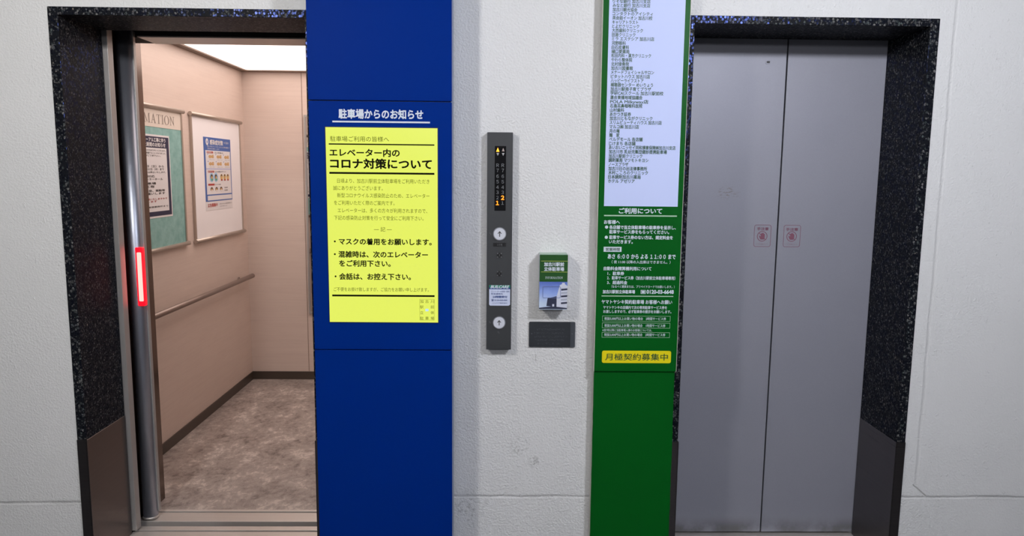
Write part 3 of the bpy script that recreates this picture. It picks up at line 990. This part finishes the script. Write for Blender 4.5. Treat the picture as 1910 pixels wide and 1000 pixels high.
for (u, v) in ((4.655, 1.622), (4.785, 1.622), (4.915, 1.622), (4.655, 1.577), (4.785, 1.577), (4.915, 1.577)):
    s = Shape()
    s.disc(PW, u - 0.012, v, 0.011, 0.0107, 0.0113, SKIN_TAN, 14, 1.5)
    s.rect(PW, u - 0.035, u + 0.045, v - 0.007, v + 0.006, 0.0107, 0.0112, SKIN_TAN, 0.005)
    for q in range(3):
        s.rect(PW, u + 0.012, u + 0.046, v - 0.009 + q * 0.008, v - 0.004 + q * 0.008, 0.0112, 0.0114, SKIN_TAN, 0.002)
    s.disc(PW, u - 0.047, v + 0.014, 0.004, 0.0107, 0.0112, POSTER_BLUE, 12)
    s.link('hand_picture', ip, label='small tan hand-washing picture')
for u in (4.655, 4.725):
    s = Shape()
    s.disc(PW, u, 1.492, 0.030, 0.0105, 0.0109, PRINT_SKYBLUE, 20, 1.1)
    s.disc(PW, u, 1.496, 0.016, 0.0109, 0.0113, PRINT_HAIR, 18, 1.2)
    s.disc(PW, u + 0.003, 1.488, 0.012, 0.0113, 0.0116, SKIN_TAN, 16, 1.2)
    s.rect(PW, u - 0.014, u + 0.018, 1.472, 1.484, 0.0116, 0.0118, PRINT_GREEN, 0.004)
    s.link('face_picture', ip, label='small face on a pale blue round')
for u in (4.82, 4.875, 4.93):
    s = Shape()
    s.disc(PW, u, 1.492, 0.021, 0.0107, 0.0110, PRINT_YELLOW, 18, 1.05)
    s.disc(PW, u, 1.498, 0.014, 0.0110, 0.0113, PRINT_HAIR, 18, 1.1)
    s.disc(PW, u, 1.490, 0.012, 0.0113, 0.0116, SKIN_TAN, 16, 1.1)
    s.rect(PW, u - 0.013, u + 0.013, 1.470, 1.480, 0.0116, 0.0118, RED_INK, 0.003)
    s.link('face_picture', ip, label='small face on a yellow round')
for u in (4.650, 4.728, 4.806):
    s = Shape()
    s.disc(PW, u, 1.417, 0.014, 0.0107, 0.0111, PRINT_HAIR, 18, 1.5)
    s.disc(PW, u, 1.412, 0.010, 0.0111, 0.0114, SKIN_TAN, 18, 1.5)
    s.rect(PW, u - 0.014, u + 0.014, 1.404, 1.412, 0.0114, 0.0116, POSTER_WHITE, 0.003)
    s.link('mask_picture', ip, label='small masked face picture')
for line, ink, n in ([(l, POSTER_WHITE, 0.0115) for l in (('手洗い', 4.60, 4.68, 1.648, 0.008, 0.02), ('咳エチケット', 4.605, 4.69, 1.528, 0.008, 0.02))]
                     + [(l, INK_GREY, 0.0113) for l in (('正しい手の洗い方', 4.72, 4.86, 1.648, 0.011, 0.02), ('三つの咳エチケット', 4.715, 4.90, 1.528, 0.011, 0.02), ('正しいマスクの着用', 4.70, 4.80, 1.447, 0.008, 0.01),
                                                       ('首相官邸', 4.86, 4.92, 1.425, 0.008, 0.01), ('厚生労働省', 4.86, 4.92, 1.408, 0.008, 0.01))]
                     + [(('手をよくこする', u, u + 0.08, v, 0.006, 0.0), INK_GREY, 0.0113) for v in (1.603, 1.557) for u in (4.63, 4.76, 4.89)]
                     + [(('お問い合わせは管理事務所まで', 4.77, 4.985, 1.321, 0.009, 0.0), INK_GREY, 0.0099), (('ご協力をお願いします', 4.77, 4.90, 1.306, 0.008, 0.0), INK_GREY, 0.0099),
                        (('広告募集中', 4.580, 4.735, 1.318, 0.022, 0.03), RED_INK, 0.0099)]):
    s = Shape(); s.text(PW, [line], ink, n); s.link('slogan' if ink is RED_INK else 'caption', ip, shade='text', label='red slogan' if ink is RED_INK else None)

# framed mirror on the back wall
mr = thing('wall_mirror', 'tall steel-edged mirror on the back wall of the car', 'mirror', (-1.12, CY1, 0.5))
s = Shape(); s.rect(front(CY1), -1.376, -0.874, 0.510, 1.920, 0.001, 0.010, MIRROR); s.link('mirror_glass', mr)
s = Shape(); s.frame(front(CY1), -1.388, -0.862, 0.498, 1.932, 0.013, 0.001, 0.018, STEEL); s.link('frame', mr)

# ================================================================== BLUE SIGN COLUMN
BF = 2.535
BX0, BX1 = -0.6490, -0.1631
pb = front(BF)
bc = thing('sign_column', 'tall glossy blue sign column with lit yellow notice screen', 'sign', (-0.413, 2.63, 0.0))
for nm, z0, z1 in (('lower_panel', 0.0, 0.9097), ('middle_panel', 0.9126, 1.7758), ('upper_panel', 1.7788, CEIL - 0.002)):
    s = Shape()
    s.box(BX0, BX1, BF, BF + 0.012, z0, z1, BLUE, 0.0015, 2)
    p = s.link(nm, bc)
    if nm == 'middle_panel':
        mid = p
s = Shape(); s.box(BX0 + 0.004, BX1 - 0.003, BF + 0.012, WALL - 0.0035, 0, CEIL - 0.002, EDGE_BLUE); s.link('carcass', bc, label='pale blue-grey side of the column')
s = Shape(); s.text(pb, BLUE_TITLE, WHITE_PRINT, 0.0008); s.link('title_lettering', mid, shade='text', label='white heading lettering')
s = Shape(); s.rect(pb, -0.5689, -0.2373, 1.7043, 1.7098, 0.0003, 0.0010, WHITE_PRINT); s.link('title_rule', mid, label='white rule under the heading')
s = Shape()
s.frame(pb, -0.5955, -0.2092, 1.0094, 1.6904, 0.0025, 0.0002, 0.0012, plain('dark_blue_bezel', (0.002, 0.008, 0.06), 0.5))
s.link('bezel', mid)
s = Shape(); s.rect(pb, -0.5930, -0.2117, 1.0119, 1.6879, 0.0002, 0.0010, SCREEN); scr = s.link('screen', bc, label='lit yellow screen with a black notice')
pale = [r for r in SCREEN_LINES if r[5] == 0]
bold = [r for r in SCREEN_LINES if r[5] > 0]
s = Shape(); s.text(pb, bold, SCREEN_INK, 0.0016); s.link('bold_lettering', scr, shade='text', label='bold black lettering')
s = Shape(); s.text(pb, pale, SCREEN_INK_PALE, 0.0016); s.link('fine_lettering', scr, shade='text', label='fine olive lettering')
s = Shape()
s.rect(pb, -0.5827, -0.2226, 1.6292, 1.6335, 0.0010, 0.0015, SCREEN_INK)
s.rect(pb, -0.5829, -0.2228, 1.5302, 1.5367, 0.0010, 0.0015, SCREEN_INK)
s.rect(pb, -0.5825, -0.2238, 1.1035, 1.1098, 0.0010, 0.0015, SCREEN_INK)
s.link('rules', scr, label='three black rules')
s = Shape()
s.frame(pb, -0.2766, -0.2248, 1.0204, 1.0957, 0.0006, 0.0010, 0.0014, SCREEN_INK_PALE)
s.rect(pb, -0.2566, -0.2453, 1.0523, 1.0613, 0.0010, 0.0014, SCREEN_MARK, 0.002)
s.link('stamp_mark', scr, label='small square stamp with a pale blue centre')

# ================================================================== GREEN SIGN COLUMN
GF = 2.63
pg = front(GF)
gc = thing('sign_column', 'green sign column with white shop directory, beside the closed doors', 'sign', (0.512, 2.655, 0.0))
# lower board, its edges slightly warped
s = Shape()
n_ = 24
lft = []; rgt = []
rnd = random.Random(3)
for i in range(n_ + 1):
    z = 0.002 + (0.8085 - 0.002) * i / n_
    lft.append((0.3600 + rnd.uniform(-0.0007, 0.0007), z))
    rgt.append((0.6640 + rnd.uniform(-0.0009, 0.0009) - 0.003 * i / n_, z))
s.prism(front(GF + 0.008), rgt + lft[::-1], -0.012, 0, GREEN)
s.link('lower_panel', gc)
s = Shape(); s.box(0.3585, 0.6642, GF, GF + 0.014, 0.8110, CEIL - 0.002, GREEN, 0.0015, 2); up_ = s.link('upper_panel', gc)
s = Shape(); s.box(0.3590, 0.6615, GF + 0.0205, WALL - 0.004, 0, CEIL - 0.002, EDGE_CREAM); s.link('carcass', gc, label='cream side of the column')
s = Shape(); s.box(0.6642, 0.6656, GF - 0.0005, GF + 0.02, 0.8110, CEIL - 0.002, EDGE_CREAM); s.box(0.3571, 0.3585, GF - 0.0005, GF + 0.02, 0.8110, CEIL - 0.002, EDGE_CREAM); s.link('edge_strip', gc, label='thin cream edge strips')
s = Shape(); s.rect(pg, 0.3790, 0.6460, 1.4240, CEIL - 0.05, 0.0002, 0.0012, PAPER); pa = s.link('directory_sheet', gc, label='white sheet listing shops and clinics')
s = Shape(); s.text(pg, LIST, DARKGREEN_PRINT, 0.0018); s.link('lettering', pa, shade='text', label='dark green lettering')
s = Shape(); s.text(pg, GREEN_LINES, WHITE_PRINT, 0.0009)
s.disc(pg, 0.3905, 1.3480, 0.0058, 0.0002, 0.0009, WHITE_PRINT, 20)
s.disc(pg, 0.3905, 1.3110, 0.0058, 0.0002, 0.0009, WHITE_PRINT, 20)
s.frame(pg, 0.5225, 0.5405, 1.1040, 1.1180, 0.0016, 0.0002, 0.0009, WHITE_PRINT)
s.rect(pg, 0.5260, 0.5370, 1.1070, 1.1150, 0.0002, 0.0009, WHITE_PRINT, 0.002)
s.link('lettering', up_, shade='text', label='white lettering')
s = Shape()
s.rect(pg, 0.3801, 0.6446, 1.3876, 1.3922, 0.0002, 0.0009, PALE_GREEN)
s.rect(pg, 0.3788, 0.6429, 1.0933, 1.0968, 0.0002, 0.0009, PALE_GREEN)
for z0, z1 in ((1.0008, 1.0213), (0.9752, 0.9952), (0.9398, 0.9597)):
    s.frame(pg, 0.3838, 0.6353, z0, z1, 0.0011, 0.0002, 0.0008, PALE_GREEN)
s.link('rules', up_, label='pale green rules and boxes')
s = Shape(); s.rect(pg, 0.3820, 0.4472, 1.2582, 1.2764, 0.0002, 0.0008, WHITE_PRINT); bd = s.link('hours_badge', up_, label='white badge with green lettering')
s = Shape(); s.text(pg, GREEN_DARK, DARKGREEN_PRINT, 0.0012); s.link('lettering', bd, shade='text')
s = Shape(); s.rect(pg, 0.3862, 0.6432, 0.8432, 0.8900, 0.0002, 0.0008, YELLOW_PRINT, 0.007); ys = s.link('yellow_label', gc, label='rounded yellow label with green lettering')
s = Shape(); s.text(pg, YELLOW, DARKGREEN_PRINT, 0.0012); s.link('lettering', ys, shade='text')

# ================================================================== CALL PANEL
PF = 2.646
pp = front(PF)
cp = thing('call_panel', 'narrow dark grey elevator call panel with lit floor indicator and two buttons', 'call panel', (0.003, WALL, 0.888))
s = Shape(); s.box(-0.0432, 0.0488, PF, WALL - 0.0005, 0.8880, 1.6830, GUNMETAL, 0.0015, 2); s.link('faceplate', cp)
s = Shape(); s.rect(pp, -0.0160, 0.0243, 1.4030, 1.6345, 0.0002, 0.0008, WINDOW_BLACK); win = s.link('indicator_window', cp, label='black floor indicator window')


def tri(u, v, w, h, up):
    return [(u - w / 2, v - h / 2), (u + w / 2, v - h / 2), (u, v + h / 2)] if up else [(u - w / 2, v + h / 2), (u, v - h / 2), (u + w / 2, v + h / 2)]


for u, v, up, m, w, h, lb in ((-0.0053, 1.6215, True, AMBER, 0.0115, 0.0145, 'lit amber up arrow'), (0.0140, 1.6215, True, ARROW_PINK, 0.0098, 0.0115, 'unlit pinkish up arrow'),
                              (-0.0053, 1.6045, False, ARROW_DIM, 0.0094, 0.0105, None), (0.0140, 1.6045, False, ARROW_DIM, 0.0094, 0.0105, None)):
    s = Shape(); s.prism(pp, tri(u, v, w, h, up), 0.0008, 0.0016, m); s.link('direction_arrow', win, label=lb)
rows = [('Ｒ', 1.5664), ('７', 1.5479), ('６', 1.5271), ('５', 1.5078), ('４', 1.4876), ('３', 1.4693), ('２', 1.4502), ('１', 1.4311)]
for cx_, lit in ((-0.0055, '１'), (0.0132, '２')):
    for ch, v in rows:
        on = ch == lit
        s = Shape(); s.text(pp, [(ch, cx_, None, v, 0.0176 if on else 0.0146, 0.035 if on else 0.012)], AMBER_DEEP if on else DIGIT, 0.0014)
        s.link('floor_number', win, shade='text', label='lit orange floor number' if on else None)


def call_button(u, v, r):
    s = Shape()
    s.ring(pp, [(u + r * math.cos(t), v + r * math.sin(t)) for t in [2 * math.pi * i / 40 for i in range(40)]],
           [(u + 0.88 * r * math.cos(t), v + 0.88 * r * math.sin(t)) for t in [2 * math.pi * i / 40 for i in range(40)]], 0.0002, 0.0030, BUTTON_RIM)
    s.disc(pp, u, v, 0.875 * r, 0.0002, 0.0042, BUTTON, 40)
    b = s.link('call_button', cp, label='round white up button')
    a = Shape()
    k_ = r * 0.42
    a.prism(pp, [(u - 0.14 * k_, v - k_), (u + 0.14 * k_, v - k_), (u + 0.14 * k_, v + 0.55 * k_), (u - 0.14 * k_, v + 0.55 * k_)], 0.0042, 0.0046, BLACK)
    a.prism(pp, [(u - 0.75 * k_, v + 0.15 * k_), (u - 0.55 * k_, v + 0.02 * k_), (u, v + 0.62 * k_), (u + 0.55 * k_, v + 0.02 * k_), (u + 0.75 * k_, v + 0.15 * k_), (u, v + k_)], 0.0042, 0.0046, BLACK)
    a.link('arrow', b, label='black up arrow')


call_button(0.0036, 1.3189, 0.0245)
call_button(0.0041, 0.9901, 0.0240)
s = Shape(); s.rect(pp, -0.0200, 0.0270, 1.2725, 1.2860, 0.0002, 0.0010, BLACK, 0.001); lb = s.link('label_strip', cp, label='small black label strip')
s = Shape(); s.text(pp, [('上り用', -0.006, 0.013, 1.2793, 0.0075, 0.0)], DIGIT, 0.0014); s.link('lettering', lb, shade='text')
for u, v in ((-0.0318, 1.3200), (-0.0318, 0.9910), (0.0005, 0.9530)):
    s = Shape()
    for du, dv in ((0, 0), (0.0035, 0), (0, 0.0035), (0.0035, -0.0035)):
        s.disc(pp, u + du, v + dv, 0.0010, 0.0, 0.0007, DIGIT, 8)
    s.link('braille_mark', cp)
for v in (1.2405, 1.1730):
    u = 0.0034
    s = Shape(); s.disc(pp, u, v, 0.0070, 0.0002, 0.0014, BLACK, 24)
    ks = s.link('key_switch', cp, label='round dark key switch')
    q = Shape()
    for a in (45, 135, 225, 315):
        ca, sa = math.cos(math.radians(a)), math.sin(math.radians(a))
        q.disc(pp, u + 0.0092 * ca, v + 0.0092 * sa, 0.0022, 0.0002, 0.0012, KEYMETAL, 12)
    for a in (0, 90, 180, 270):
        ca, sa = math.cos(math.radians(a)), math.sin(math.radians(a))
        q.disc(pp, u + 0.0085 * ca, v + 0.0085 * sa, 0.0019, 0.0002, 0.0012, BLACK, 12)
    q.rect(pp, u - 0.0008, u + 0.0008, v - 0.004, v + 0.004, 0.0014, 0.0018, KEYMETAL)
    q.link('key_collar', ks, label='nickel dots round the key switch')
s = Shape(); s.prism(pp, [(-0.0335, 1.0580), (-0.0300, 1.0535), (0.0385, 1.0535), (0.0440, 1.0575), (0.0440, 1.1300), (-0.0335, 1.1300)], 0.0002, 0.0007, STICKER_WHITE)
st = s.link('service_sticker', cp, label='pale service sticker with green and blue heading')
s = Shape(); s.rect(pp, -0.0335, 0.0440, 1.1150, 1.1300, 0.0007, 0.0010, STICKER_BLUE); s.rect(pp, -0.0335, 0.0440, 1.1215, 1.1300, 0.0010, 0.0012, STICKER_GREEN); s.link('heading_band', st, label='green and blue heading band')
s = Shape(); s.text(lambda u, v, n: pp(u + 0.30 * (v - 1.1215), v, n), STICKER[:1], WHITE_PRINT, 0.0016); s.link('heading_lettering', st, shade='text', label='white heading lettering')
s = Shape(); s.text(pp, STICKER[1:], STICKER_BLUE, 0.0011); s.link('body_lettering', st, shade='text', label='small blue lettering')

# ================================================================== LEAFLET BOX
LF = 2.618
pl_ = front(LF)
bx = thing('leaflet_box', 'small green and blue leaflet box on the wall above the dark plaque', 'leaflet box', (0.201, WALL, 1.046))
X0, X1, Z0, Z1 = 0.1495, 0.2515, 1.0460, 1.2470
s = Shape(); s.box(X0, X1, LF, WALL - 0.0005, Z0, Z1, BOX_WHITE, 0.0025, 2); s.link('case', bx)
s = Shape(); s.box(X0 + 0.001, X1 - 0.001, LF + 0.004, WALL - 0.004, Z1 - 0.0005, Z1 + 0.0025, BOX_TOP, 0.001, 1); s.link('lid', bx, label='pale green top edge')
s = Shape(); s.rect(pl_, X0, X1, 1.1483, Z1, 0.0003, 0.0012, BOX_GREEN, 0.0015); gp = s.link('green_label', bx, label='green label with white lettering')
s = Shape(); s.text(pl_, BOX[:2], WHITE_PRINT, 0.0017); s.link('name_lettering', gp, shade='text')
s = Shape(); s.serif(pl_, 'INFORMATION', 0.1705, 0.2345, 1.1590, 0.0085, WHITE_PRINT, 0.0017); s.link('caption_lettering', gp, shade='text')
s = Shape(); s.rect(pl_, 0.1545, X1, 1.2232, 1.2246, 0.0012, 0.0016, GOLD_RULE); s.rect(pl_, 0.1545, X1, 1.1834, 1.1848, 0.0012, 0.0016, GOLD_RULE); s.link('rules', gp, label='yellow-green rules')
s = Shape(); s.rect(pl_, X0, X1, Z0, 1.1483, 0.0003, 0.0012, SKY); ph = s.link('photo_label', bx, label='printed photo of a building under blue sky')
s = Shape()
s.prism(pl_, [(0.1495, 1.0520), (0.1495, 1.0475), (0.2515, 1.0475), (0.2515, 1.0515), (0.200, 1.0580)], 0.0012, 0.0014, PRINT_DARK)
s.prism(pl_, [(0.1760, 1.0585), (0.2130, 1.0560), (0.2130, 1.0950), (0.1800, 1.0875)], 0.0014, 0.0016, PRINT_DARK)
s.prism(pl_, [(0.2130, 1.0560), (0.2515, 1.0520), (0.2515, 1.1330), (0.2420, 1.1400), (0.2420, 1.1450), (0.2320, 1.1450), (0.2320, 1.1400), (0.2240, 1.1360), (0.2130, 1.0950)], 0.0014, 0.0017, PRINT_LIGHT)
for i in range(5):
    z = 1.066 + i * 0.0125
    s.prism(pl_, [(0.2290, z), (0.2515, z + 0.002), (0.2515, z + 0.0085), (0.2290, z + 0.0065)], 0.0017, 0.0019, PRINT_GREY if i % 2 else PRINT_DARK)
s.rect(pl_, 0.1975, 0.2045, 1.0570, 1.0660, 0.0016, 0.0019, PRINT_LIGHT)
s.link('building_print', ph, label='pale tower and dark hall of the printed photo')
s = Shape(); s.frame(pl_, 0.1615, 0.2275, 1.0885, 1.1320, 0.0014, 0.0019, 0.0030, SLOT, 0.006); s.link('window_rim', bx, label='rounded window rim')

# ================================================================== TACTILE PLAQUE
pq = front(2.674)
bp = thing('tactile_plaque', 'dark slate tactile plaque with raised dots below the leaflet box', 'plaque', (0.203, WALL, 0.8915))
s = Shape(); s.rect(pq, 0.1165, 0.2895, 0.8915, 0.9875, -0.0058, 0.0, BRAILLE, 0.004); s.link('plate', bp)
s = Shape(); s.rect(pq, 0.2715, 0.2895, 0.8915, 0.9875, -0.001, 0.0012, BRAILLE_LIGHT, 0.003); s.link('end_strip', bp, label='lighter strip at the right end')
rnd = random.Random(11)
s = Shape()
for z, a, b in ((0.9735, 0.172, 0.192), (0.9590, 0.147, 0.252), (0.9445, 0.136, 0.246), (0.9310, 0.138, 0.258), (0.9180, 0.140, 0.246), (0.9050, 0.150, 0.232)):
    u = a
    while u < b:
        for du in (0, 0.0023):
            for dv in (-0.0023, 0, 0.0023):
                if rnd.random() < 0.5:
                    s.disc(pq, u + du, z + dv, 0.00075, 0.0, 0.0007, BRAILLE_DOT, 8)
        u += 0.0062
s.link('raised_dots', bp, kind='stuff')
for u in (0.1265, 0.2785):
    s = Shape(); s.disc(pq, u, 0.9425, 0.0022, 0.0, 0.0022, BRAILLE_DOT, 14); s.link('screw', bp)


# ================================================================== WARNING STICKERS
def warning(u, v, label, lines, D):
    pw = front(DOOR + 0.001)
    t = thing('warning_sticker', label, 'sticker', (u, DOOR, v - 0.045), 'finger warning stickers on the closed doors')
    w, h = 0.0350, 0.0452
    s = Shape(); s.frame(pw, u - w, u + w, v - h, v + h, 0.0017, 0.0001, 0.0007, PINK_INK, 0.009); s.link('border', t)
    s = Shape(); s.text(pw, lines[:1], PINK_INK, 0.0008); s.link('heading_lettering', t, shade='text')
    s = Shape(); s.text(pw, lines[1:], PINK_INK_PALE, 0.0008); s.link('caption_lettering', t, shade='text')
    cu, cv, r = u - 0.001, v - 0.002, 0.0212
    s = Shape()
    C = [2 * math.pi * i / 40 for i in range(40)]
    s.ring(pw, [(cu + r * math.cos(a), cv + r * math.sin(a)) for a in C], [(cu + 0.88 * r * math.cos(a), cv + 0.88 * r * math.sin(a)) for a in C], 0.0001, 0.0008, PINK_INK)
    hand = [(-0.006, -0.013), (0.008, -0.013), (0.0105, -0.004), (0.0105, 0.009), (0.0082, 0.0105), (0.0066, 0.009), (0.0064, 0.0125), (0.0042, 0.0140), (0.0024, 0.0125), (0.0020, 0.0135),
            (-0.0004, 0.0145), (-0.0022, 0.0125), (-0.0030, 0.0115), (-0.0052, 0.0118), (-0.0062, 0.0095), (-0.0060, -0.001), (-0.0112, 0.0030), (-0.0130, 0.0012), (-0.0105, -0.0060)]
    s.prism(pw, [(cu + x_, cv + y_) for x_, y_ in hand], 0.0001, 0.0008, PINK_INK)
    q = 0.0205 * math.sqrt(0.5)
    s.prism(pw, [(cu - q - 0.0009, cv + q - 0.0009), (cu + q - 0.0009, cv - q - 0.0009), (cu + q + 0.0009, cv - q + 0.0009), (cu - q + 0.0009, cv + q + 0.0009)], 0.0008, 0.0010, PINK_INK)
    s.link('hand_pictogram', t, label='crossed-out hand in a circle')


warning(1.0812, 1.2936, 'faded pink hand warning sticker on the left leaf, left of the door gap', WARN_L, 0)
warning(1.2029, 1.2936, 'faded pink hand warning sticker on the right leaf, right of the door gap', WARN_R, 0)
